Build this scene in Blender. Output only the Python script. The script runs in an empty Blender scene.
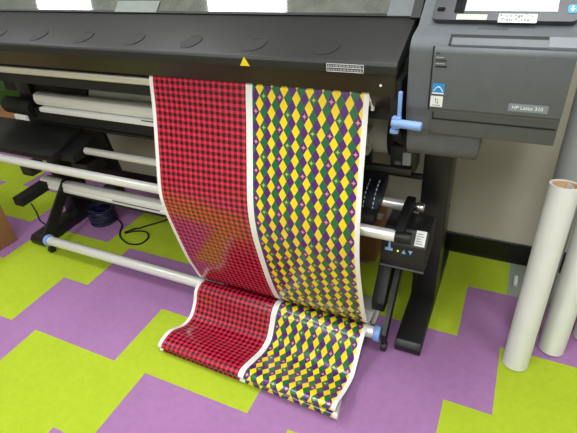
import bpy, bmesh, math, random
from mathutils import Vector, Matrix
random.seed(4)
S = bpy.context.scene
C = S.collection
PI = math.pi

# ------------------------------------------------------------------ colours and node helpers
def lin(c):
    out = []
    for v in c:
        v = v / 255.0
        out.append(v / 12.92 if v <= 0.04045 else ((v + 0.055) / 1.055) ** 2.4)
    return (out[0], out[1], out[2], 1.0)

class NT:
    """tiny expression builder for shader math"""
    def __init__(s, name):
        s.mat = bpy.data.materials.new(name); s.mat.use_nodes = True
        s.t = s.mat.node_tree; s.n = s.t.nodes; s.l = s.t.links
        s.bsdf = next(n for n in s.n if n.type == 'BSDF_PRINCIPLED')
    def put(s, sock, v):
        if isinstance(v, bpy.types.NodeSocket): s.l.new(v, sock)
        else: sock.default_value = v
    def m(s, op, a, b=None, c=None):
        n = s.n.new('ShaderNodeMath'); n.operation = op
        s.put(n.inputs[0], a)
        if b is not None: s.put(n.inputs[1], b)
        if c is not None: s.put(n.inputs[2], c)
        return n.outputs[0]
    def add(s, a, b): return s.m('ADD', a, b)
    def sub(s, a, b): return s.m('SUBTRACT', a, b)
    def mul(s, a, b): return s.m('MULTIPLY', a, b)
    def lt(s, a, b): return s.m('LESS_THAN', a, b)
    def gt(s, a, b): return s.m('GREATER_THAN', a, b)
    def fl(s, a): return s.m('FLOOR', a)
    def fr(s, a): return s.m('FRACT', a)
    def ab(s, a): return s.m('ABSOLUTE', a)
    def mod(s, a, b): return s.m('FLOORED_MODULO', a, b)
    def mix(s, f, a, b):
        n = s.n.new('ShaderNodeMix'); n.data_type = 'RGBA'
        s.put(n.inputs[0], f); s.put(n.inputs[6], a); s.put(n.inputs[7], b)
        return n.outputs[2]
    def uv(s):
        n = s.n.new('ShaderNodeUVMap'); n.uv_map = 'UVMap'
        x = s.n.new('ShaderNodeSeparateXYZ'); s.l.new(n.outputs[0], x.inputs[0])
        return x.outputs[0], x.outputs[1]
    def pos(s):
        n = s.n.new('ShaderNodeNewGeometry'); return n.outputs['Position']
    def noise(s, scale, detail=3.0, vec=None, rough=0.5):
        n = s.n.new('ShaderNodeTexNoise'); n.inputs['Scale'].default_value = scale
        n.inputs['Detail'].default_value = detail; n.inputs['Roughness'].default_value = rough
        s.l.new(vec if vec is not None else s.pos(), n.inputs['Vector'])
        return n.outputs[0]
    def bump(s, h, strength=0.3, dist=0.002):
        n = s.n.new('ShaderNodeBump'); n.inputs['Strength'].default_value = strength
        n.inputs['Distance'].default_value = dist
        s.l.new(h, n.inputs['Height']); s.l.new(n.outputs[0], s.bsdf.inputs['Normal'])

def mat(name, col, rough=0.5, metal=0.0, var=0.12, scale=40, spec=0.5, coat=0.0, bump=0.0, emit=None):
    k = NT(name); c = lin(col)
    f = k.noise(scale)
    lo = tuple(v * (1 - var) for v in c[:3]) + (1,); hi = tuple(min(1, v * (1 + var)) for v in c[:3]) + (1,)
    k.l.new(k.mix(f, lo, hi), k.bsdf.inputs['Base Color'])
    k.bsdf.inputs['Roughness'].default_value = rough
    k.bsdf.inputs['Metallic'].default_value = metal
    k.bsdf.inputs['Specular IOR Level'].default_value = spec
    k.bsdf.inputs['Coat Weight'].default_value = coat
    k.bsdf.inputs['Coat Roughness'].default_value = 0.12
    if bump: k.bump(k.noise(scale * 12), bump, 0.001)
    if emit:
        k.bsdf.inputs['Emission Color'].default_value = lin(col); k.bsdf.inputs['Emission Strength'].default_value = emit
    return k.mat

def brushed(name, col, rough=0.3, metal=0.75):
    k = NT(name); c = lin(col)
    mp = k.n.new('ShaderNodeMapping'); mp.inputs['Scale'].default_value = (3, 260, 260)
    k.l.new(k.pos(), mp.inputs['Vector'])
    f = k.noise(1.0, 2.0, mp.outputs[0])
    k.l.new(k.mix(f, tuple(v * .86 for v in c[:3]) + (1,), tuple(min(1, v * 1.1) for v in c[:3]) + (1,)), k.bsdf.inputs['Base Color'])
    k.bsdf.inputs['Roughness'].default_value = rough; k.bsdf.inputs['Metallic'].default_value = metal
    return k.mat

def carpet(name, col):
    k = NT(name); c = lin(col)
    a = k.noise(420, 2.0); b = k.noise(38, 4.0, rough=0.65); d = k.noise(5, 3.0)
    v = k.add(k.mul(a, 0.55), k.add(k.mul(b, 0.35), k.mul(d, 0.25)))
    v = k.m('SUBTRACT', v, 0.08)
    k.l.new(k.mix(v, tuple(x * .62 for x in c[:3]) + (1,), tuple(min(1, x * 1.38) for x in c[:3]) + (1,)), k.bsdf.inputs['Base Color'])
    k.bsdf.inputs['Roughness'].default_value = 0.95; k.bsdf.inputs['Specular IOR Level'].default_value = 0.12
    k.bump(a, 0.5, 0.003)
    return k.mat

# printed sheet: measured in metres across (u) and along (v) the sheet
SHEET_W = 0.755
def print_material():
    k = NT('glossy printed vinyl')
    u, v = k.uv()
    # --- red check panel
    pitch = 0.0212
    ru = k.fr(k.m('DIVIDE', u, pitch)); rv = k.fr(k.m('DIVIDE', v, pitch))
    su = k.lt(k.ab(k.sub(ru, .5)), .27); sv = k.lt(k.ab(k.sub(rv, .5)), .27)
    both = k.mul(su, sv); one = k.m('MAXIMUM', su, sv)
    red = k.mix(one, lin((208, 46, 74)), lin((158, 24, 50)))
    red = k.mix(both, red, lin((44, 5, 12)))
    # --- harlequin panel
    P, HD = 0.0404, 0.0462
    hu = k.sub(u, 0.418)
    vp = k.m('DIVIDE', v, HD)
    # diamonds of half width P/3 and half height HD/2; each half column has one colour
    ss = k.m('DIVIDE', hu, P / 3); tt = k.m('DIVIDE', v, HD / 2)
    ia = k.fl(k.add(k.mul(k.add(ss, tt), .5), .5)); jb = k.fl(k.add(k.mul(k.sub(ss, tt), .5), .5))
    kk = k.mod(k.add(k.add(ia, jb), 300.0), 3.0)
    base = k.mix(k.gt(kk, 1.5), lin((18, 98, 58)), lin((78, 26, 110)))
    yel = k.lt(kk, .5)
    # little fleur marks at every second tip
    n2 = k.mul(k.fl(k.add(k.m('DIVIDE', hu, 2 * P), .5)), 2.0)
    j = k.fl(vp)
    dv = k.mul(k.sub(k.sub(vp, j), .5), HD)
    du2 = k.sub(hu, k.mul(n2, P))
    par = k.mod(k.add(j, k.mul(n2, .5)), 2.0)
    def star(off, r):
        a = k.m('SQRT', k.ab(k.add(du2, off))); b = k.m('SQRT', k.ab(dv))
        dia = k.lt(k.add(k.ab(k.add(du2, off)), k.ab(dv)), r * .42)
        return k.m('MAXIMUM', k.lt(k.add(a, b), math.sqrt(r) * 1.12), dia)
    pink = k.mul(k.lt(par, .5), star(P / 3, 0.0088))
    gold = k.mul(k.gt(par, .5), star(-P / 3, 0.0082))
    har = k.mix(yel, base, k.mix(k.noise(9.0), lin((238, 196, 16)), lin((246, 222, 30))))
    har = k.mix(gold, har, lin((176, 176, 84)))
    har = k.mix(pink, har, lin((214, 134, 136)))
    # --- panels on white vinyl
    inred = k.mul(k.gt(u, 0.0150), k.lt(u, 0.3700))
    inhar = k.mul(k.gt(u, 0.3930), k.lt(u, 0.7390))
    col = k.mix(inred, lin((236, 234, 232)), red)
    col = k.mix(inhar, col, har)
    # the back of the sheet is plain white
    g = k.n.new('ShaderNodeNewGeometry')
    col = k.mix(g.outputs['Backfacing'], col, lin((205, 203, 200)))
    k.l.new(col, k.bsdf.inputs['Base Color'])
    k.bsdf.inputs['Roughness'].default_value = 0.24
    k.bsdf.inputs['Specular IOR Level'].default_value = 0.55
    k.bsdf.inputs['Coat Weight'].default_value = 0.35
    k.bsdf.inputs['Coat Roughness'].default_value = 0.10
    return k.mat

M = dict(
    cover=mat('charcoal printer plastic', (35, 35, 34), .46, spec=.4, bump=.15),
    cover_dark=mat('darker recessed plastic', (31, 31, 31), .5),
    beam=mat('dark brown underside', (34, 28, 18), .36, spec=.45),
    black=mat('matt black plastic', (20, 20, 21), .5),
    blacker=mat('deep black plastic', (11, 11, 12), .6),
    leg=mat('black painted steel', (27, 26, 26), .38),
    grey=mat('mid grey printer plastic', (92, 96, 100), .48, bump=.12),
    grey_low=mat('grey lower plastic', (80, 82, 82), .5),
    grey_light=mat('light grey plastic', (140, 143, 148), .45),
    bezel=mat('dark grey bezel plastic', (58, 59, 62), .4),
    screen=mat('lit white screen', (238, 242, 248), .2, emit=.75),
    screen_grey=mat('lit pale grey screen', (176, 180, 186), .2, emit=.3),
    screen_black=mat('black screen area', (14, 14, 24), .12),
    silver=brushed('brushed aluminium', (238, 237, 232), .32, .35),
    silver_beam=brushed('extruded aluminium', (246, 246, 241), .4, .15),
    chrome=brushed('polished steel', (232, 232, 230), .16, .95),
    rail=brushed('satin aluminium rail', (222, 219, 202), .3, .5),
    blue=mat('pale blue plastic', (124, 156, 212), .42),
    sky=mat('bright blue sticker', (38, 140, 205), .4),
    haze=mat('dull grey green label', (124, 130, 124), .8, spec=.1),
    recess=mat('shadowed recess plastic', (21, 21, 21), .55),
    frame=mat('grey window frame plastic', (98, 102, 103), .5),
    slot_end=mat('slot end plastic', (108, 112, 118), .45),
    pencil=mat('grey handwriting', (104, 106, 112), .7),
    white=mat('white paper', (228, 228, 226), .7, var=.04),
    ivory=mat('cream paper', (196, 194, 176), .75, var=.05),
    ink=mat('dark print ink', (52, 54, 58), .7),
    ghost=mat('faded grey print ink', (150, 152, 156), .7),
    badge=mat('pale grey badge', (128, 136, 143), .35),
    yellow=mat('warning yellow', (236, 206, 22), .5),
    led=mat('lit green lamp', (190, 220, 40), .4, emit=1.2),
    navy=mat('dark navy plastic', (10, 14, 32), .45),
    navy_cord=mat('dark navy shiny cord', (18, 26, 58), .22, spec=.7),
    cord=mat('black cord', (18, 16, 22), .5),
    roll=mat('grey white vinyl roll', (222, 220, 215), .45, var=.05),
    tube=mat('white vinyl wrapped tube', (220, 220, 217), .5, var=.05, scale=14),
    tube_shaded=mat('vinyl wrapped tube with shade in grey', (150, 152, 153), .42, var=.06, scale=14),  # grey colour stands in for shade behind the front tube
    core=mat('brown cardboard core', (206, 172, 128), .85, scale=60),
    board=mat('brown corrugated cardboard', (158, 112, 70), .85, scale=18),
    wall=mat('beige painted wall', (186, 181, 168), .85, var=.03, scale=6, bump=.1),
    ceil=mat('white ceiling tile', (205, 205, 200), .9, var=.05, scale=25),
    base=mat('black rubber baseboard', (16, 15, 14), .42),
    lime=carpet('lime carpet tile', (168, 187, 46)),
    purple=carpet('purple carpet tile', (159, 114, 160)),
    grey_tile=carpet('grey carpet tile', (150, 158, 146)),
    lamp=mat('lit ceiling diffuser', (248, 252, 255), .5, emit=3.0),
    green_bag=mat('green plastic', (72, 104, 62), .35),
    print=print_material(),
)
def glass_mat():
    k = NT('smoked window glass')
    k.bsdf.inputs['Base Color'].default_value = lin((84, 88, 84))
    f = k.noise(22, 4.0)
    k.l.new(k.mix(f, lin((60, 64, 60)), lin((112, 116, 110))), k.bsdf.inputs['Base Color'])
    k.bsdf.inputs['Roughness'].default_value = .04
    k.bsdf.inputs['Specular IOR Level'].default_value = 1.0
    k.bsdf.inputs['IOR'].default_value = 1.9
    k.bsdf.inputs['Coat Weight'].default_value = .6; k.bsdf.inputs['Coat Roughness'].default_value = .02
    return k.mat
M['glass'] = glass_mat()

# ------------------------------------------------------------------ mesh helpers
class MB:
    def __init__(s): s.bm = bmesh.new(); s.mats = []
    def box(s, x0, x1, y0, y1, z0, z1, bev=0.0, rot=None, about=None):
        r = bmesh.ops.create_cube(s.bm, size=1.0)
        vs = r['verts']
        for v in vs:
            v.co = Vector((x0 + (v.co.x + .5) * (x1 - x0), y0 + (v.co.y + .5) * (y1 - y0), z0 + (v.co.z + .5) * (z1 - z0)))
        if bev:
            es = list({e for v in vs for e in v.link_edges})
            q = bmesh.ops.bevel(s.bm, geom=es, offset=bev, segments=2, affect='EDGES', profile=.5)
            vs = list({v for f in q['faces'] for v in f.verts} | {v for v in vs if v.is_valid})
        if rot:
            c = Vector(about) if about else Vector(((x0+x1)/2, (y0+y1)/2, (z0+z1)/2))
            for v in vs: v.co = c + rot @ (v.co - c)
        return s
    def prism(s, prof, x0, x1, bev=0.0, skew=None):
        """profile in (y,z) swept along x"""
        a = [s.bm.verts.new((x0, p[0], p[1])) for p in prof]
        b = [s.bm.verts.new((x1, p[0], p[1])) for p in prof]
        n = len(prof); fs = [s.bm.faces.new(a), s.bm.faces.new(b[::-1])]
        for i in range(n): fs.append(s.bm.faces.new((a[i], b[i], b[(i+1) % n], a[(i+1) % n])))
        bmesh.ops.recalc_face_normals(s.bm, faces=fs)
        if bev:
            es = list({e for f in fs for e in f.edges})
            bmesh.ops.bevel(s.bm, geom=es, offset=bev, segments=2, affect='EDGES', profile=.5)
        return s
    def poly(s, pts, d):
        """flat polygon with thickness vector d"""
        a = [s.bm.verts.new(p) for p in pts]; b = [s.bm.verts.new(Vector(p) + Vector(d)) for p in pts]
        n = len(pts); fs = [s.bm.faces.new(a), s.bm.faces.new(b[::-1])]
        for i in range(n): fs.append(s.bm.faces.new((a[i], b[i], b[(i+1) % n], a[(i+1) % n])))
        bmesh.ops.recalc_face_normals(s.bm, faces=fs)
        return s
    def rod(s, p0, p1, r, r1=None, seg=24, caps=True, bev=0.0):
        p0, p1 = Vector(p0), Vector(p1); r1 = r if r1 is None else r1
        d = (p1 - p0).normalized()
        up = Vector((0, 0, 1)) if abs(d.z) < .95 else Vector((1, 0, 0))
        a = d.cross(up).normalized(); b = d.cross(a)
        L = (p1 - p0).length
        st = [(0, r), (L, r1)]
        if bev: st = [(0, r - bev), (bev * .3, r - bev * .3), (bev, r), (L - bev, r1), (L - bev * .3, r1 - bev * .3), (L, r1 - bev)]
        rings = []
        for h, q in st:
            rings.append([s.bm.verts.new(p0 + d * h + (a * math.cos(2*PI*i/seg) + b * math.sin(2*PI*i/seg)) * q) for i in range(seg)])
        fs = []
        for A, B in zip(rings, rings[1:]):
            for i in range(seg): fs.append(s.bm.faces.new((A[i], A[(i+1) % seg], B[(i+1) % seg], B[i])))
        if caps: fs += [s.bm.faces.new(rings[0]), s.bm.faces.new(rings[-1])]
        bmesh.ops.recalc_face_normals(s.bm, faces=fs)
        return s
    def pipe(s, p0, p1, ro, ri, seg=40, inner_depth=None):
        """hollow tube: outside, rim and inside"""
        p0, p1 = Vector(p0), Vector(p1); d = (p1 - p0).normalized()
        up = Vector((0, 0, 1)) if abs(d.z) < .95 else Vector((1, 0, 0))
        a = d.cross(up).normalized(); b = d.cross(a)
        def ring(c, r): return [s.bm.verts.new(c + (a * math.cos(2*PI*i/seg) + b * math.sin(2*PI*i/seg)) * r) for i in range(seg)]
        R = [ring(p0, ri), ring(p0, ro), ring(p1, ro), ring(p1, ri)]
        fs = []
        for k in range(4):
            A, B = R[k], R[(k+1) % 4]
            for i in range(seg): fs.append(s.bm.faces.new((A[i], A[(i+1) % seg], B[(i+1) % seg], B[i])))
        bmesh.ops.recalc_face_normals(s.bm, faces=fs)
        return s
    def path(s, pts, r, seg=10, closed=False):
        pts = [Vector(p) for p in pts]; rings = []; n = len(pts)
        prev = None
        for i, p in enumerate(pts):
            if closed: d = pts[(i+1) % n] - pts[i-1]
            else: d = pts[min(i+1, n-1)] - pts[max(i-1, 0)]
            d.normalize()
            if prev is None:
                up = Vector((0, 0, 1)) if abs(d.z) < .9 else Vector((1, 0, 0))
                a = d.cross(up).normalized()
            else:
                a = (prev - d * prev.dot(d)).normalized()
            prev = a; b = d.cross(a)
            rings.append([s.bm.verts.new(p + (a * math.cos(2*PI*k/seg) + b * math.sin(2*PI*k/seg)) * r) for k in range(seg)])
        fs = []
        rr = list(zip(rings, rings[1:])) + ([(rings[-1], rings[0])] if closed else [])
        for A, B in rr:
            for k in range(seg): fs.append(s.bm.faces.new((A[k], A[(k+1) % seg], B[(k+1) % seg], B[k])))
        if not closed: fs += [s.bm.faces.new(rings[0]), s.bm.faces.new(rings[-1])]
        bmesh.ops.recalc_face_normals(s.bm, faces=fs)
        return s
    def build(s, name, m, parent=None, smooth=35, label=None):
        me = bpy.data.meshes.new(name)
        off = world_loc(parent)
        for v in s.bm.verts: v.co -= off
        s.bm.to_mesh(me); s.bm.free()
        for q in (m if isinstance(m, (list, tuple)) else [m]): me.materials.append(q)
        if smooth:
            me.shade_smooth()
            try: me.set_sharp_from_angle(angle=math.radians(smooth))
            except Exception: pass
        o = bpy.data.objects.new(name, me); C.objects.link(o)
        if parent is not None: o.parent = parent
        if label: o['label'] = label
        return o

def world_loc(o):
    v = Vector((0, 0, 0))
    while o is not None: v += o.location; o = o.parent
    return v
def empty(name, loc, label, cat, group=None):
    o = bpy.data.objects.new(name, None); C.objects.link(o); o.location = loc
    o.empty_display_size = .1
    o['label'] = label; o['category'] = cat
    if group: o['group'] = group
    return o
def tag(o, label, cat, group=None):
    o['label'] = label; o['category'] = cat
    if group: o['group'] = group
    return o
def struct(o): o['kind'] = 'structure'; return o

def recentre(o, p):
    """put a mesh object's origin at p without moving it"""
    p = Vector(p)
    for v in o.data.vertices: v.co -= p
    o.location = p
    return o

def text(name, body, size, m, origin, right, up, parent, depth=0.0004, sx=1.0, align='CENTER'):
    cu = bpy.data.curves.new(name, 'FONT'); cu.body = body; cu.size = size; cu.extrude = depth
    cu.align_x = align; cu.align_y = 'CENTER'; cu.resolution_u = 3
    tmp = bpy.data.objects.new('tmp_text', cu); C.objects.link(tmp)
    bpy.context.view_layer.update()
    me = bpy.data.meshes.new_from_object(tmp.evaluated_get(bpy.context.evaluated_depsgraph_get()))
    bpy.data.objects.remove(tmp); bpy.data.curves.remove(cu)
    r = Vector(right).normalized(); u = Vector(up).normalized(); n = r.cross(u)
    o3 = Vector(origin); off = world_loc(parent)
    for v in me.vertices: v.co = o3 + r * v.co.x * sx + u * v.co.y + n * v.co.z - off
    me.name = name; me.materials.clear(); me.materials.append(m)
    o = bpy.data.objects.new(name, me); C.objects.link(o); o.parent = parent
    return o

# ------------------------------------------------------------------ camera
f_px = 466.26
R = [(0.9039513, 0.4213429, -0.0730900), (-0.1802505, 0.5304053, 0.8283597), (-0.3877908, 0.7356225, -0.5554078)]
CAM = Vector((0, 0, 1.45))
cd = bpy.data.cameras.new('camera'); co = bpy.data.objects.new('camera', cd); C.objects.link(co)
cd.sensor_width = 36; cd.lens = f_px / 577 * 36; cd.clip_start = .02
r_, u_, f_ = (Vector(v) for v in R)
mw = Matrix(((r_.x, u_.x, -f_.x), (r_.y, u_.y, -f_.y), (r_.z, u_.z, -f_.z))).to_4x4()
mw.translation = CAM; co.matrix_world = mw
S.camera = co

# ------------------------------------------------------------------ room
WALL_Y = 1.912
def floor():
    bm = bmesh.new(); pw, ph = 0.6055, 0.3045
    y0 = 1.0700
    X0, X1, Y0, Y1 = -5.2, 2.6, -2.4, 3.6
    k = math.floor((Y0 - y0) / ph)
    g = .0006
    while y0 + k * ph < Y1:
        # row k runs from ya to yb; row 0 ends at the line y0
        ya, yb = max(Y0, y0 + (k - 1) * ph), min(Y1, y0 + k * ph)
        kk = k
        x0 = -0.027 if kk % 2 == 0 else 0.129
        i = math.floor((X0 - x0) / pw)
        while x0 + i * pw < X1:
            xa, xb = max(X0, x0 + i * pw), min(X1, x0 + (i + 1) * pw)
            base_green = (kk % 4) in (0, 1)
            green = base_green if i % 2 == 0 else not base_green
            if kk >= 3 and xb < -2.25: green = not green
            mi = 0 if green else 1
            if kk == 3 and i == 0: mi = 2
            if yb - ya > .001 and xb - xa > .001:
                vs = [bm.verts.new(p) for p in ((xa, ya, 0), (xb, ya, 0), (xb, yb, 0), (xa, yb, 0))]
                fc = bm.faces.new(vs); fc.material_index = mi
            i += 1
        k += 1
    me = bpy.data.meshes.new('floor'); bm.to_mesh(me); bm.free()
    for q in ('lime', 'purple', 'grey_tile'): me.materials.append(M[q])
    o = bpy.data.objects.new('floor', me); C.objects.link(o); struct(o)
    return o
floor()
struct(MB().box(-2.62, 2.6, WALL_Y, WALL_Y + .1, 0, 2.7).build('wall_back', M['wall'], smooth=0))
struct(MB().box(-5.2, -2.62, 3.5, 3.6, 0, 2.7).build('wall_far', M['wall'], smooth=0))
struct(MB().box(-5.3, -5.2, -2.4, 3.6, 0, 2.7).build('wall_left', M['wall'], smooth=0))
struct(MB().box(2.5, 2.6, -2.4, WALL_Y, 0, 2.7).build('wall_right', M['wall'], smooth=0))
struct(MB().box(-5.2, 2.6, -2.5, -2.4, 0, 2.7).build('wall_front', M['wall'], smooth=0))
struct(MB().box(-5.3, 2.6, -2.5, 3.6, 2.7, 2.78).build('ceiling', M['ceil'], smooth=0))
bb = MB().prism([(WALL_Y, 0), (WALL_Y - .009, 0), (WALL_Y - .006, .012), (WALL_Y - .006, .105), (WALL_Y - .003, .11), (WALL_Y, .11)], -2.62, 2.5)
struct(bb.build('baseboard_back', M['base'], smooth=0))

def ceiling_light(x, y, label, first=None, power=20):
    if first is None:
        t = empty('ceiling_light', (x, y, 2.7), label, 'light', 'fluorescent ceiling panels')
        fr = MB()
        for a in ((x - .32, x + .32, y - .62, y - .59), (x - .32, x + .32, y + .59, y + .62), (x - .32, x - .29, y - .59, y + .59), (x + .29, x + .32, y - .59, y + .59)):
            fr.box(*a, 2.672, 2.7)
        fr.build('frame', M['white'], t, 0)
        MB().box(x - .29, x + .29, y - .59, y + .59, 2.685, 2.7).build('diffuser', M['lamp'], t, 0)
    else:
        t = first.copy(); C.objects.link(t); t.location = (x, y, 2.7); t['label'] = label
        for ch in first.children:
            c = ch.copy(); C.objects.link(c); c.parent = t
    ld = bpy.data.lights.new('panel_light', 'AREA'); ld.shape = 'RECTANGLE'; ld.size = .56; ld.size_y = 1.16
    ld.energy = power; ld.color = (.93, .97, 1.0)
    lo = bpy.data.objects.new('panel_light', ld); C.objects.link(lo); lo.location = (x, y, 2.665)
    return t
LP = [(-1.63, 1.05, 'fluorescent ceiling panel above the printer front'), (-3.24, 1.05, 'fluorescent ceiling panel left of the printer'),
      (.05, .95, 'fluorescent ceiling panel above the camera side'), (-1.63, -1.2, 'fluorescent ceiling panel added behind the camera to light the left'),  # rear left panel is unseen, added to brighten the left side
      (.05, -1.2, 'fluorescent ceiling panel straight behind the camera'), (1.6, .4, 'fluorescent ceiling panel far to the right')]
first = None
for x, y, lb in LP:
    t = ceiling_light(x, y, lb, first, 19 if y > 0 else 44); first = first or t

# ------------------------------------------------------------------ the printer
PR = empty('large_format_printer', (-1.2, 1.5, 0), 'wide black and grey large format printer on a two-legged stand, printed sheet hanging from it', 'printer')
XL, XR = -2.42, -.262
# front cover with sloped top
MB().prism([(1.118, 1.086), (1.117, 1.108), (1.123, 1.116), (1.302, 1.184), (1.312, 1.176), (1.312, 1.11), (1.14, 1.08)], XL, XR, .002).build('front_cover', M['cover'], PR)
# glossy underside, slopes down and back to the media exit
MB().prism([(1.128, 1.088), (1.171, 1.020), (1.178, 1.023), (1.20, 1.05), (1.31, 1.10), (1.31, 1.12), (1.14, 1.09)], XL, -.30).build('exit_beam', M['beam'], PR)
# thumb hollows on the slope: flat patches, their shade painted as dark colour
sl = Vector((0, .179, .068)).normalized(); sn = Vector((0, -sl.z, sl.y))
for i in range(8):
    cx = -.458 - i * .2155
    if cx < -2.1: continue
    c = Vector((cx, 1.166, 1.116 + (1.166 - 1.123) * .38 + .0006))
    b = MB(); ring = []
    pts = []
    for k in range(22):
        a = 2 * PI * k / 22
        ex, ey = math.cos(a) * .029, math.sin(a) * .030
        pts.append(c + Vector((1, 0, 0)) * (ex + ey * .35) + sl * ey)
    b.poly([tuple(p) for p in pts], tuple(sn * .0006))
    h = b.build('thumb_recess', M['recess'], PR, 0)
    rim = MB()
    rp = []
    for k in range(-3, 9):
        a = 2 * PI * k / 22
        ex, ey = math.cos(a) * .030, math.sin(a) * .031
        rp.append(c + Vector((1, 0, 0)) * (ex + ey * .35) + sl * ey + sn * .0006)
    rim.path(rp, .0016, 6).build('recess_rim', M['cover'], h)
# warning triangle and small table label on the cover lip
ly = 1.1166
MB().poly([(-.698, ly, 1.0885), (-.667, ly, 1.0885), (-.6825, ly, 1.1135)], (0, -.0006, 0)).build('warning_sticker', M['yellow'], PR, 0)
lb = MB().box(-.4415, -.3435, ly - .0006, ly, 1.0885, 1.1085).build('specification_label', M['ink'], PR, 0)
g = MB()
for z in (1.0885, 1.0985, 1.1075): g.box(-.4415, -.3435, ly - .001, ly - .0006, z, z + .0013)
for x in (-.4415, -.3448): g.box(x, x + .0013, ly - .001, ly - .0006, 1.0885, 1.1085)
g.build('label_lines', M['white'], lb, 0)
g = MB()
for row in range(2):
    x = -.437
    while x < -.352:
        w = random.uniform(.003, .008)
        g.box(x, x + w, ly - .001, ly - .0006, 1.0915 + row * .0098, 1.0955 + row * .0098); x += w + .0025
g.build('label_print', M['ghost'], lb, 0)
# satin media rail under the exit
MB().prism([(1.188, .980), (1.186, .990), (1.191, 1.001), (1.21, 1.001), (1.21, .975), (1.194, .975)], XL, -.335, .0015).build('exit_rail', M['rail'], PR)
# main carcass
MB().box(XL, -.24, 1.205, 1.78, .935, 1.10).box(XL, -.24, 1.47, 1.78, 1.10, 1.40, .006).build('main_body', M['blacker'], PR)
# window
ga = math.radians(42); gd = Vector((0, math.cos(ga), math.sin(ga))); gn = Vector((0, -gd.z, gd.y))
g0 = Vector((0, 1.302, 1.184))
def slab(x0, x1, a, b, th, lift=0.0):
    p = [Vector((x0, 0, 0)) + g0 + gd * a, Vector((x1, 0, 0)) + g0 + gd * a, Vector((x1, 0, 0)) + g0 + gd * b, Vector((x0, 0, 0)) + g0 + gd * b]
    return MB().poly([tuple(q + gn * lift) for q in p], tuple(gn * th))
w = slab(-2.40, -.338, .004, .26, .004).build('window', M['glass'], PR, 0)
slab(-2.40, -.338, -.004, .004, .006).build('window_seal', M['blacker'], w, 0)
slab(-1.285, -1.105, -.003, .04, .0008, .0065).build('window_sticker', M['haze'], w, 0)
slab(-.338, XR - .012, -.004, .27, .008).build('window_frame', M['frame'], PR, 0)
slab(XR - .012, XR + .012, -.01, .27, .006, .004).build('window_hinge', M['cover_dark'], PR, 0)
# end bracket under the cover at the right of the sheet
br = MB().prism([(1.123, 1.09), (1.128, 1.03), (1.165, .985), (1.205, .985), (1.205, 1.09)], -.333, XR - .002, .003).build('end_bracket', M['beam'], PR)
MB().rod((-.302, 1.125, 1.058), (-.302, 1.133, 1.058), .0035, seg=12).build('screw', M['white'], br)
MB().rod((-.332, 1.168, 1.0), (-.332, 1.165, .975), .005, seg=10).build('media_clip', M['ivory'], PR)

# ---- ink cabinet at the right
CX0, CX1 = -.236, .104
cab = MB().prism([(1.135, .945), (1.13, .99), (1.121, 1.012), (1.116, 1.15), (1.120, 1.163), (1.140, 1.178), (1.20, 1.188), (1.42, 1.34), (1.76, 1.34), (1.76, .945)], CX0, CX1, .006).build('ink_cabinet', M['grey'], PR)
MB().prism([(1.150, .872), (1.137, .89), (1.135, .949), (1.72, .949), (1.72, .872)], -.232, -.052, .008).build('cabinet_foot', M['grey_low'], PR)
dr = MB().prism([(1.112, 1.016), (1.107, 1.150), (1.110, 1.158), (1.115, 1.161), (1.124, 1.158), (1.124, 1.016)], -.178, CX1 + .001, .003).build('ink_door', M['grey'], cab)
MB().box(-.1815, -.1785, 1.113, 1.125, 1.012, 1.160).box(-.17, .10, 1.124, 1.13, .984, .9875).box(-.17, -.167, 1.124, 1.13, .984, 1.008).build('door_seam', M['blacker'], cab, 0)
MB().prism([(1.125, 1.0), (1.122, 1.012), (1.13, 1.012), (1.134, .945), (1.127, .945)], -.176, CX1 + .001, .002).build('lower_panel', M['grey_low'], cab)
MB().prism([(1.118, 1.1645), (1.1385, 1.1795), (1.144, 1.1805), (1.144, 1.170), (1.122, 1.160)], -.150, .048).build('handle_slot', M['blacker'], cab, 0)
MB().prism([(1.1165, 1.161), (1.1165, 1.1655), (1.132, 1.1765), (1.134, 1.168)], -.144, .048).build('slot_shelf', M['grey'], cab, 0)
MB().prism([(1.1165, 1.161), (1.1165, 1.1665), (1.1385, 1.1815), (1.14, 1.17)], .0485, CX1 + .001).build('slot_end', M['slot_end'], cab, 0)
fy = 1.1085
def fp(x, z): return (x, 1.107 + (1.128 - z) * .0446 - .0004, z)
def plate(x0, x1, z0, z1, name, m, parent, th=.0006, lift=0.0):
    pts = [fp(x0, z0), fp(x1, z0), fp(x1, z1), fp(x0, z1)]
    return MB().poly([(p[0], p[1] - lift, p[2]) for p in pts], (0, -th, 0)).build(name, m, parent, 0)
s = plate(-.1755, -.1475, 1.0215, 1.0480, 'white_sticker', M['white'], dr)
text('sticker_print', '!¡', .016, M['ink'], (-.1615, 1.1095, 1.037), (1, 0, 0), (0, .0, 1), s)
plate(-.171, -.152, 1.0245, 1.0265, 'sticker_line', M['ghost'], s, .0005, .0007)
s = plate(-.1735, -.1465, 1.0535, 1.0785, 'blue_sticker', M['sky'], dr)
b = MB(); b.path([(-.1705 + .021 * k / 10, 1.1080, 1.060 + .011 * math.sin(PI * k / 10)) for k in range(11)], .0010, 6)
b.build('sticker_swoosh', M['white'], s)
plate(-.1735, -.1465, 1.0535, 1.0565, 'sticker_strip', M['white'], s, .0005, .0007)
for z, wd, mm in ((1.148, .008, 'ink'), (1.139, .017, 'ghost'), (1.132, .024, 'ink'), (1.125, .021, 'ghost'), (1.118, .026, 'blacker')):
    plate(-.1720, -.1720 + wd, z - .0018, z + .0012, 'fine_print', M[mm], dr)
bdg = plate(-.0045, .0755, 1.0265, 1.0445, 'model_badge', M['badge'], dr)
text('badge_lettering', 'HP Latex 310', .0115, M['white'], (.0345, 1.1095, 1.0355), (1, 0, 0), (0, 0, 1), bdg)

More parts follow.
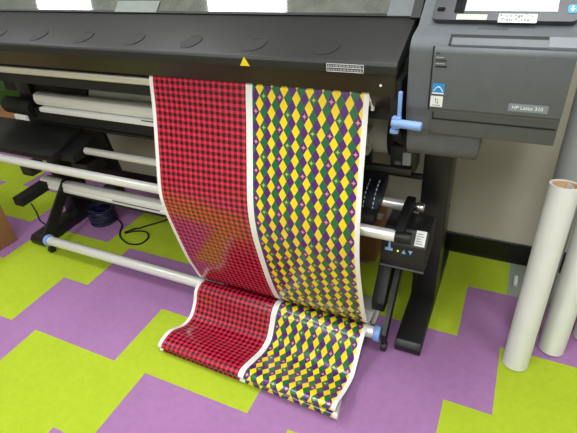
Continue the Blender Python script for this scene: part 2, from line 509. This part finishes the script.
# ---- control panel, leaning back on top of the cabinet
pa = math.radians(36); pd = Vector((0, math.cos(pa), math.sin(pa))); pn = Vector((0, -pd.z, pd.y))
p0 = Vector((0, 1.205, 1.186))
def ppt(x, a, lift=0.0): return p0 + Vector((x, 0, 0)) + pd * a + pn * lift
def pslab(x0, x1, a, b, th, lift, name, m, parent, rad=0.0):
    pts = []
    if rad:
        for cx, cy, st in ((x1 - rad, b - rad, 0), (x0 + rad, b - rad, 90), (x0 + rad, a + rad, 180), (x1 - rad, a + rad, 270)):
            for k in range(5):
                an = math.radians(st + k * 22.5); pts.append(ppt(cx + rad * math.cos(an), cy + rad * math.sin(an), lift))
    else: pts = [ppt(x0, a, lift), ppt(x1, a, lift), ppt(x1, b, lift), ppt(x0, b, lift)]
    return MB().poly([tuple(p) for p in pts], tuple(pn * th)).build(name, m, parent, 30)
cp = pslab(-.205, .097, 0, .20, .022, -.004, 'control_panel', M['bezel'], PR, .014)
sc = pslab(-.135, .055, .025, .175, .0012, .018, 'touch_screen', M['screen_grey'], cp)
pslab(-.158, -.136, .020, .18, .0012, .018, 'screen_side', M['screen_black'], cp)
pslab(-.122, .024, .033, .17, .001, .0192, 'screen_page', M['screen'], sc)
kb = pslab(-.197, -.179, .024, .034, .002, .018, 'panel_button', M['screen_black'], cp, .004)
pslab(-.197, -.179, .09, .1, .002, .018, 'panel_button', M['screen_black'], cp, .004)
ic = pslab(.074, .092, .022, .044, .0012, .018, 'arrow_icon', M['sky'], cp, .005)
MB().poly([tuple(ppt(x, a, .0194)) for x, a in ((.0815, .041), (.0845, .041), (.0845, .033), (.088, .033), (.083, .025), (.078, .033), (.0815, .033))], tuple(pn * .0006)).build('arrow_mark', M['white'], ic, 0)
# paper notes stuck along the lower bezel edge
nd = Vector((0, -pn.y * 0 - .35, .94)).normalized()
n1 = pslab(-.150, -.084, .000, .015, .0008, .0184, 'paper_note', M['ivory'], cp)
n2 = pslab(-.060, .018, -.0065, .0175, .0008, .0186, 'paper_note', M['white'], cp)
text('note_writing', 'Avoid Age Dry /', .0115, M['pencil'], ppt(-.021, .0118, .0198), (1, 0, 0), tuple(pd), n2)
text('note_writing', 'Press Rubber', .0115, M['pencil'], ppt(-.023, .0008, .0198), (1, 0, 0), tuple(pd), n2)
MB().prism([(1.178, 1.1855), (1.19, 1.1875), (1.19, 1.184), (1.178, 1.182)], -.098, -.035).build('latch_tab', M['grey_low'], cab, 0)

# ---- pale blue loading lever between cover and cabinet
lv = MB().box(-.251, -.241, 1.098, 1.108, .972, 1.055, .003).prism([(1.09, .962), (1.088, .992), (1.108, .992), (1.11, .962)], -.262, -.240, .003).build('loading_lever', M['blue'], PR)
MB().rod((-.262, 1.094, .977), (-.186, 1.088, .976), .0105, .0115, 18, bev=.003).build('lever_grip', M['blue'], lv)
MB().box(-.268, -.246, 1.10, 1.115, .943, .955, .003).build('lever_stop', M['blue'], PR)
# dark side plate behind the lever with roll cradle
MB().prism([(1.13, 1.07), (1.14, .94), (1.20, .88), (1.36, .78), (1.40, .78), (1.40, 1.07)], -.278, -.252).build('side_plate', M['blacker'], PR, 0)
hb = MB().box(-.318, -.236, 1.33, 1.40, .71, .80, .008).build('roll_holder', M['cover_dark'], PR)
MB().box(-.276, -.250, 1.316, 1.332, .742, .786, .003).build('holder_latch', M['grey_light'], hb)
MB().box(-.302, -.280, 1.318, 1.332, .738, .752, .003).build('holder_tab', M['grey_low'], hb)

# ---- stand
for sx, lbl in ((-.1875, None), (-2.1925, None)):
    lg = MB().box(sx - .0475, sx + .0475, 1.475, 1.60, .05, .94, .004).build('stand_leg', M['leg'], PR)
    MB().prism([(1.215, .008), (1.212, .035), (1.23, .056), (1.47, .062), (1.84, .056), (1.86, .008)], sx - .049, sx + .049, .004).build('stand_foot', M['leg'], lg)
    for py in (1.26, 1.81): MB().rod((sx - .02, py, .012), (sx + .02, py, .012), .012, seg=16).build('foot_pad', M['chrome'], lg)
    for pz in (.47, .78): MB().rod((sx + .047, 1.56, pz), (sx + .0495, 1.56, pz), .006, seg=10).build('bolt', M['blacker'], lg)
MB().box(-2.37, -2.0, 1.50, 1.62, .76, .94, .01).build('side_housing', M['blacker'], PR)
kn = MB().rod((-2.30, 1.44, .715), (-2.10, 1.44, .715), .04, .046, 24, bev=.006).build('spindle_handle', M['blacker'], PR)
MB().rod((-2.315, 1.44, .715), (-2.298, 1.44, .715), .03, seg=20, bev=.003).build('handle_cap', M['cover'], kn)
# upper double aluminium beam
ub = MB().prism([(1.405, .752), (1.398, .775), (1.405, .798), (1.425, .806), (1.455, .80), (1.455, .742), (1.42, .742)], -2.035, -.41, .004).build('upper_beam', M['silver_beam'], PR)
MB().box(-2.02, -.41, 1.398, 1.44, .716, .738, .004).build('beam_strip', M['silver_beam'], ub)
MB().box(-1.395, -1.245, 1.3975, 1.40, .7365, .7405).box(-1.30, -1.285, 1.396, 1.40, .722, .732).build('beam_slot', M['blacker'], ub, 0)
MB().box(-2.15, -.41, 1.43, 1.455, .655, .716).build('beam_backing', M['blacker'], ub, 0)
MB().poly([(-2.15, 1.62, .78), (-1.95, 1.62, .78), (-1.87, 1.62, .30), (-2.15, 1.62, .30)], (0, .02, 0)).build('rear_panel', M['blacker'], PR, 0)
# thin dark cross bar and lower aluminium beam
MB().rod((-2.15, 1.47, .625), (-.235, 1.47, .625), .011, seg=14).build('cross_bar', M['black'], PR)
MB().box(-.46, -.245, 1.31, 1.33, .712, .732, .003).build('cradle_bar', M['cover_dark'], PR)
lb2 = MB().prism([(1.392, .262), (1.388, .278), (1.394, .285), (1.392, .298), (1.40, .316), (1.425, .32), (1.445, .312), (1.445, .262)], -2.235, -.47, .003).build('lower_beam', M['silver_beam'], PR)
MB().box(-1.72, -1.42, 1.3868, 1.39, .281, .2845).build('beam_slot', M['blacker'], lb2, 0)
MB().box(-2.12, -.47, 1.41, 1.50, .235, .262).build('beam_underside', M['blacker'], lb2, 0)
# black arm sticking out of the left end of the lower beam
MB().poly([(-2.275, 1.24, .235), (-2.215, 1.24, .235), (-2.165, 1.45, .27), (-2.225, 1.45, .27)], (0, 0, .045)).build('beam_arm', M['black'], PR)
MB().box(-2.065, -1.995, 1.22, 1.30, .462, .515, .005).build('spindle_bracket', M['black'], PR)

# ---- take-up reel: motor on the right, tray on the left, two spindles
mt = MB().prism([(1.205, .425), (1.196, .455), (1.206, .515), (1.245, .556), (1.34, .558), (1.36, .50), (1.36, .44), (1.24, .415)], -.302, -.158, .004).build('takeup_motor', M['black'], PR)
fd = Vector((0, .010, .060)).normalized(); fn = Vector((0, -fd.z, fd.y)); f0 = Vector((0, 1.1945, .467))
def mpt(x, a, l=0.0): return f0 + Vector((x, 0, 0)) + fd * a + fn * l
def mpoly(pts, name, m): return MB().poly([tuple(mpt(x, a, .0004)) for x, a in pts], tuple(fn * .0006)).build(name, m, mt, 0)
mpoly([(-.287, .024), (-.262, .024), (-.262, .034), (-.269, .034), (-.271, .060), (-.276, .060), (-.278, .034), (-.287, .034)], 'lever_icon', M['blue'])
mpoly([(-.2475, .025), (-.2425, .025), (-.2425, .031), (-.2475, .031)], 'status_lamp', M['led'])
mpoly([(-.233, .022), (-.219, .022), (-.226, .037)], 'up_button', M['blue'])
mpoly([(-.212, .037), (-.198, .037), (-.205, .022)], 'down_button', M['blue'])
td = Vector((0, .039, .041)).normalized(); tn = Vector((0, -td.z, td.y))
def tpt(x, a, l=.0005): return Vector((x, 1.211, .5195)) + td * a + tn * l
wl = MB().poly([tuple(tpt(x, a)) for x, a in ((-.198, .0), (-.166, .0), (-.166, .05), (-.198, .05))], tuple(tn * .0006)).build('white_label', M['white'], mt, 0)
for i in range(5):
    MB().poly([tuple(tpt(x, a, .0012)) for x, a in ((-.194, .006 + i * .008), (-.172 - .004 * (i % 3), .006 + i * .008), (-.172 - .004 * (i % 3), .009 + i * .008), (-.194, .009 + i * .008))], tuple(tn * .0003)).build('label_text', M['ghost'], wl, 0)
MB().box(-.302, -.158, 1.2005, 1.212, .419, .4245, .001).build('motor_edge', M['grey_low'], mt, 0)
MB().prism([(1.205, .545), (1.20, .575), (1.33, .60), (1.375, .60), (1.375, .555), (1.25, .53)], -.262, -.232, .004).build('spindle_coupler', M['blacker'], PR)
tb = MB().rod((-2.42, 1.2, .551), (-.256, 1.2, .551), .0195, bev=.003).build('takeup_bar', M['silver'], PR)
MB().rod((-.258, 1.2, .551), (-.205, 1.2, .553), .0185, bev=.003).build('bar_coupling', M['black'], tb)
sb = MB().rod((-1.74, 1.355, .572), (-.262, 1.355, .572), .0165, bev=.002).build('rear_spindle', M['silver'], PR)
MB().rod((-.264, 1.355, .572), (-.225, 1.355, .572), .013, bev=.002).build('spindle_neck', M['black'], sb)
MB().rod((-.225, 1.355, .574), (-.198, 1.355, .574), .0175, bev=.003).build('spindle_cap', M['chrome'], sb)
# left tray
tr = MB().prism([(1.245, .552), (1.243, .582), (1.40, .625), (1.45, .632), (1.45, .60), (1.30, .552)], -2.50, -1.84, .003).build('takeup_tray', M['black'], PR)
MB().box(-2.50, -1.842, 1.241, 1.245, .578, .583).build('tray_edge', M['cover'], tr, 0)
MB().prism([(1.29, .535), (1.29, .572), (1.42, .605), (1.45, .605), (1.45, .535)], -1.845, -1.76, .004).build('tray_block', M['blacker'], tr)
MB().box(-1.86, -1.755, 1.34, 1.46, .44, .50, .004).build('tray_support', M['black'], tr)
# dark blue curved guide with dashed white scale, beside the sheet on the right
gp = [(1.26, .575), (1.272, .605), (1.292, .630), (1.32, .648), (1.355, .658), (1.40, .66), (1.40, .63), (1.30, .575)]
gd_ = MB().prism(gp, -.46, -.335).build('curved_guide', M['navy'], PR)
arc = gp[:5]
for xx in (-.385, -.352):
    g = MB()
    for (a, b2) in zip(arc, arc[1:]):
        for q in (0.0, .5):
            ya, za = a[0] + (b2[0] - a[0]) * q, a[1] + (b2[1] - a[1]) * q
            yb, zb = a[0] + (b2[0] - a[0]) * (q + .3), a[1] + (b2[1] - a[1]) * (q + .3)
            g.path([(xx + .0, ya - .001, za + .001), (xx + .0, yb - .001, zb + .001)], .0018, 6)
    g.build('dashed_scale', M['white'], gd_)
MB().box(-.44, -.335, 1.225, 1.27, .555, .595, .004).build('guide_foot', M['cover_dark'], PR)
# tension bar near the floor, its clips and pivot arms
BY, BZ = 1.2, .084
tn_bar = MB().rod((-2.045, BY, BZ), (-.312, BY, BZ), .0235, seg=32, bev=.003).build('tension_bar', M['silver'], PR)
for xa, xb, sg in ((-2.066, -2.045, -1), (-.312, -.286, 1)):
    MB().rod((xa, BY, BZ), (xb, BY, BZ), .031, seg=28, bev=.004).build('blue_clip', M['blue'], tn_bar)
    xm = xa - .012 if sg < 0 else xb + .006
    MB().poly([(xm, BY - .02, BZ - .02), (xm, BY + .012, BZ - .03), (xm, 1.455, .29), (xm, 1.455, .335), (xm, 1.42, .335), (xm, BY - .02, BZ + .022)], (.016 if sg > 0 else -.0, 0, 0) if sg > 0 else (.014, 0, 0)).build('pivot_arm', M['black'], tn_bar)
    xw = xm + .005
    MB().rod((xw - .009, BY + .005, .02), (xw + .013, BY + .005, .02), .02, seg=20, bev=.004).build('caster', M['cover_dark'], tn_bar)
MB().prism([(1.27, .13), (1.265, .175), (1.42, .36), (1.44, .36), (1.44, .24), (1.32, .13)], -.345, -.295, .004).build('arm_guard', M['cover_dark'], PR)

# ------------------------------------------------------------------ media roll loaded behind the exit
mr = empty('media_roll', (-1.14, 1.56, .65), 'pale grey white vinyl roll loaded behind the hanging sheet under the printer', 'roll')
MB().rod((-1.74, 1.56, .765), (-.362, 1.56, .765), .100, seg=48, bev=.002).build('vinyl', M['roll'], mr)
MB().rod((-.362, 1.56, .765), (-.345, 1.56, .765), .108, seg=40, bev=.003).build('flange', M['blacker'], mr)
MB().rod((-1.98, 1.56, .765), (-1.74, 1.56, .765), .112, seg=40, bev=.003).build('flange', M['blacker'], mr)
MB().rod((-2.15, 1.56, .765), (-.268, 1.56, .765), .02, seg=16).build('roll_spindle', M['black'], mr)

# ------------------------------------------------------------------ the printed sheet
def catmull(P, n=10):
    out = []
    for i in range(len(P) - 1):
        a, b, c, d = P[max(i-1, 0)], P[i], P[i+1], P[min(i+2, len(P)-1)]
        for k in range(n):
            t = k / n
            out.append(tuple(.5 * ((2*b[j]) + (-a[j]+c[j])*t + (2*a[j]-5*b[j]+4*c[j]-d[j])*t*t + (-a[j]+3*b[j]-3*c[j]+d[j])*t**3) for j in range(len(b))))
    out.append(P[-1]); return out
left = [(-1.097, 1.205, 1.045), (-1.097, 1.188, 1.022), (-1.096, 1.1765, .985), (-1.093, 1.158, .905), (-1.091, 1.122, .772), (-1.090, 1.086, .632), (-1.090, 1.087, .552), (-1.090, 1.105, .450),
        (-1.090, 1.138, .293), (-1.090, 1.166, .205), (-1.090, 1.196, .128), (-1.090, 1.245, .112), (-1.090, 1.33, .108), (-1.09, 1.382, .085), (-1.09, 1.365, .048), (-1.09, 1.29, .038), (-1.090, 1.235, .088),
        (-1.090, 1.185, .114), (-1.090, 1.142, .099), (-1.090, 1.116, .050), (-1.090, 1.075, .010), (-1.090, 1.02, .010), (-1.090, .945, .052), (-1.090, .89, .053), (-1.090, .868, .040), (-1.090, .880, .025), (-1.09, .95, .021),
        (-1.09, .99, .017), (-1.09, .96, .010), (-1.090, .90, .020), (-1.090, .872, .014), (-1.090, .885, .004), (-1.09, .97, .003)]
right = [(-.345, 1.205, 1.045), (-.345, 1.187, 1.024), (-.345, 1.173, .987), (-.342, 1.146, .900), (-.341, 1.120, .790), (-.339, 1.092, .660), (-.339, 1.088, .540), (-.338, 1.103, .430),
         (-.336, 1.130, .310), (-.335, 1.160, .205), (-.335, 1.196, .128), (-.335, 1.245, .112), (-.334, 1.33, .108), (-.334, 1.382, .085), (-.334, 1.365, .048), (-.333, 1.29, .038), (-.333, 1.235, .090),
         (-.333, 1.185, .118), (-.331, 1.140, .122), (-.330, 1.098, .104), (-.330, 1.050, .066), (-.331, 1.008, .040), (-.333, .935, .055), (-.335, .872, .085), (-.336, .846, .082), (-.337, .855, .055), (-.342, .92, .045),
         (-.345, .95, .036), (-.342, .92, .026), (-.337, .868, .035), (-.334, .852, .028), (-.335, .86, .008), (-.345, .93, .004)]
mid = [tuple((p + q) / 2 for p, q in zip(a, b)) for a, b in zip(left[:17], right[:17])]
mid += [(-.71, y, z) for y, z in ((1.185, .116), (1.142, .098), (1.112, .052), (1.078, .012), (1.02, .009), (.948, .036), (.89, .058), (.862, .052), (.866, .034), (.93, .026), (.97, .02), (.94, .013), (.885, .024), (.866, .018), (.875, .005), (.96, .003))]
def make_sheet():
    A, B, D = catmull(left), catmull(right), catmull(mid)
    bm = bmesh.new(); uvl = bm.loops.layers.uv.new('UVMap')
    NX = 28; rows = []; s = 0; prev = None; arc = []
    for a, b, m in zip(A, B, D):
        a, b, m = Vector(a), Vector(b), Vector(m)
        if prev is not None: s += (m - prev).length
        prev = m; arc.append(s)
        row = []
        for i in range(NX + 1):
            t = i / NX
            # smooth curve through the left edge, the middle and the right edge
            p = a * (2 * (t - .5) * (t - 1)) + m * (4 * t * (1 - t)) + b * (2 * t * (t - .5))
            row.append(bm.verts.new((p.x, p.y, max(p.z, .002))))
        rows.append(row)
    for j in range(len(rows) - 1):
        for i in range(NX):
            f = bm.faces.new((rows[j][i], rows[j+1][i], rows[j+1][i+1], rows[j][i+1]))
            for lp, (ii, jj) in zip(f.loops, ((i, j), (i, j+1), (i+1, j+1), (i+1, j))):
                lp[uvl].uv = (ii / NX * SHEET_W, arc[jj])
            f.smooth = True
    me = bpy.data.meshes.new('printed_sheet'); bm.to_mesh(me); bm.free(); me.materials.append(M['print'])
    o = bpy.data.objects.new('printed_sheet', me); C.objects.link(o)
    return recentre(o, (-.71, 1.0, 0))
tag(make_sheet(), 'glossy white-edged vinyl sheet printed with red check and harlequin diamonds, hanging to the carpet', 'printed sheet')

# ------------------------------------------------------------------ tubes by the wall
TG = 'vinyl tubes leaning by the wall'
def tube(base, top, r, m, label, tagged=False):
    b, t = Vector(base), Vector(top)
    e = empty('vinyl_tube', base, label, 'tube', TG)
    MB().pipe(b, t, r, r * .86).build('vinyl_wrap', m, e)
    MB().pipe(b.lerp(t, .002), b.lerp(t, .997), r * .855, r * .80).build('cardboard_core', M['core'], e)
    if tagged:
        d = (t - b).normalized(); c = t - d * .022
        s = Vector((.8, .55, 0)).normalized(); u = d
        q = c + Vector((.52, .6, 0)) * r * .75
        pl = MB().poly([tuple(q + s.cross(u) * 0 + Vector((.5, -.85, 0)) * a + u * h) for a, h in ((-.016, -.04), (.016, -.04), (.016, .012), (-.016, .012))], (.0008, .0006, 0)).build('paper_tag', M['white'], e, 0)
        MB().poly([tuple(q + Vector((-.0012, -.001, 0)) + Vector((.5, -.85, 0)) * a + u * h) for a, h in ((-.006, -.03), (.010, -.03), (.010, -.012), (-.006, -.012))], (.0003, .0002, 0)).build('tag_print', M['ink'], pl, 0)
    return e
tube((.183, 1.318, .0), (.1905, 1.425, .695), .043, M['tube'], 'short white vinyl tube in front, open brown core on top', True)
tube((.300, 1.435, .0), (.316, 1.60, .98), .043, M['tube'], 'white vinyl tube standing just right of the short open one')
tube((.415, 1.54, .0), (.46, 1.70, .92), .043, M['tube'], 'white vinyl tube at the right edge, behind the other white tubes')
tube((.213, 1.50, .0), (.213, 1.60, 1.45), .047, M['tube_shaded'], 'tall vinyl tube coloured shade-grey behind the short open white tube')
MB().box(.150, .166, 1.74, 1.80, .0, .02, .005).build('foil_scrap', M['white'])
tag(bpy.data.objects['foil_scrap'], 'tiny white paper scrap beside the base of the short white tube', 'scrap')

# ------------------------------------------------------------------ cables and boxes
def on_floor(pts, r): return [(x, y, r) for x, y in pts]
lp = catmull([(-1.95, 1.57), (-1.88, 1.53), (-1.84, 1.47), (-1.80, 1.43), (-1.72, 1.40), (-1.655, 1.42), (-1.65, 1.48), (-1.70, 1.52), (-1.77, 1.50), (-1.80, 1.47), (-1.74, 1.56), (-1.66, 1.66), (-1.6, 1.8)], 8)
o = MB().path([(x, y, .005 + (.008 if 70 < i < 78 else 0)) for i, (x, y) in enumerate(lp)], .0045, 8).build('looped_cable', M['cord'])
tag(recentre(o, (-1.75, 1.5, 0)), 'thin black cable looped on lime carpet under the printer', 'cable')
b = MB()
for i in range(5):
    pts = []
    for k in range(28):
        a = 2 * PI * k / 28
        rr = .064 - .004 * (i % 2) + .004 * math.sin(3 * a + i)
        pts.append((-2.02 + rr * math.cos(a) * 1.05 + .003 * i, 1.535 + rr * math.sin(a), .012 + i * .019 + .004 * math.sin(2 * a + i * 1.3)))
    b.path(pts, .0115, 10, True)
for i in range(3):
    pts = [(-2.02 + (.041 - .003 * i) * math.cos(2*PI*k/24), 1.535 + (.040 - .003 * i) * math.sin(2*PI*k/24), .016 + i * .022) for k in range(24)]
    b.path(pts, .011, 10, True)
o = b.build('cable_coil', M['navy_cord']); tag(recentre(o, (-2.02, 1.535, 0)), 'shiny dark blue coil of cable on purple carpet behind the left foot', 'cable')
lp = catmull([(-2.62, 1.52), (-2.5, 1.46), (-2.40, 1.40), (-2.33, 1.38), (-2.27, 1.37)], 8)
o = MB().path([(x, y, .005) for x, y in lp], .004, 8).build('floor_cable', M['cord']); tag(recentre(o, (-2.4, 1.4, 0)), 'black cable running from the cardboard box to the left printer foot', 'cable')

def carton(name, x0, x1, y0, y1, h, label, rz=0.0):
    c = Vector(((x0 + x1) / 2, (y0 + y1) / 2, 0))
    e = empty(name, c, label, 'box')
    bx = MB().box(x0, x1, y0, y1, 0, h, .004).build('carton_body', M['board'], e)
    MB().box(x0 - .001, x1 + .001, c.y - .025, c.y + .025, h - .0, h + .0008).build('packing_tape', M['ivory'], e, 0)
    MB().box(x0 + .005, x1 - .005, c.y - .001, c.y + .001, h - .001, h + .0012).build('flap_seam', M['ink'], e, 0)
    e.rotation_euler = (0, 0, rz)
    return e
carton('cardboard_box', -2.86, -2.372, .82, 1.228, .33, 'brown cardboard box on purple carpet at the left edge', math.radians(-3))
carton('cardboard_box', -.98, -.45, 1.70, 1.89, .20, 'brown cardboard box under the printer, against the wall behind the diamond print')
carton('cardboard_box', -4.05, -3.62, 2.30, 2.72, .17, 'brown cardboard box far behind the left printer leg')
MB().box(-3.60, -3.46, 2.26, 2.50, 0, .21, .006).build('foam_block', M['white'])
tag(recentre(bpy.data.objects['foam_block'], (-3.53, 2.38, 0)), 'white block standing right of the far cardboard box', 'block')
o = MB().box(-4.24, -4.12, 2.05, 2.4, 0, .17, .004).build('white_carton', M['white']); tag(recentre(o, (-4.18, 2.2, 0)), 'small white carton at the far left behind the tray', 'box')
b = MB()
bmesh.ops.create_icosphere(b.bm, subdivisions=4, radius=.3)
for v in b.bm.verts:
    n = v.co.normalized()
    q = 1 + .10 * math.sin(7 * n.x + 3 * n.z) * math.sin(6 * n.y + 2) + .05 * math.sin(15 * n.x) * math.sin(13 * n.z)
    v.co = Vector((n.x * .30 * q, n.y * .28 * q, max(-.27, n.z * .36 * q)))
    v.co += Vector((-4.62, 3.0, .27))
o = b.build('plastic_bag', M['green_bag'], smooth=60); tag(recentre(o, (-4.62, 3.0, 0)), 'dull green full plastic bag in the far left corner', 'bag')

# ------------------------------------------------------------------ world and view
w = bpy.data.worlds.new('world'); S.world = w; w.use_nodes = True
bg = next(n for n in w.node_tree.nodes if n.type == 'BACKGROUND')
bg.inputs[0].default_value = (1, .98, .95, 1); bg.inputs[1].default_value = .10
S.view_settings.view_transform = 'Standard'
S.view_settings.look = 'None'
S.view_settings.exposure = 0.0
S.cycles.use_denoising = True
S.cycles.max_bounces = 6
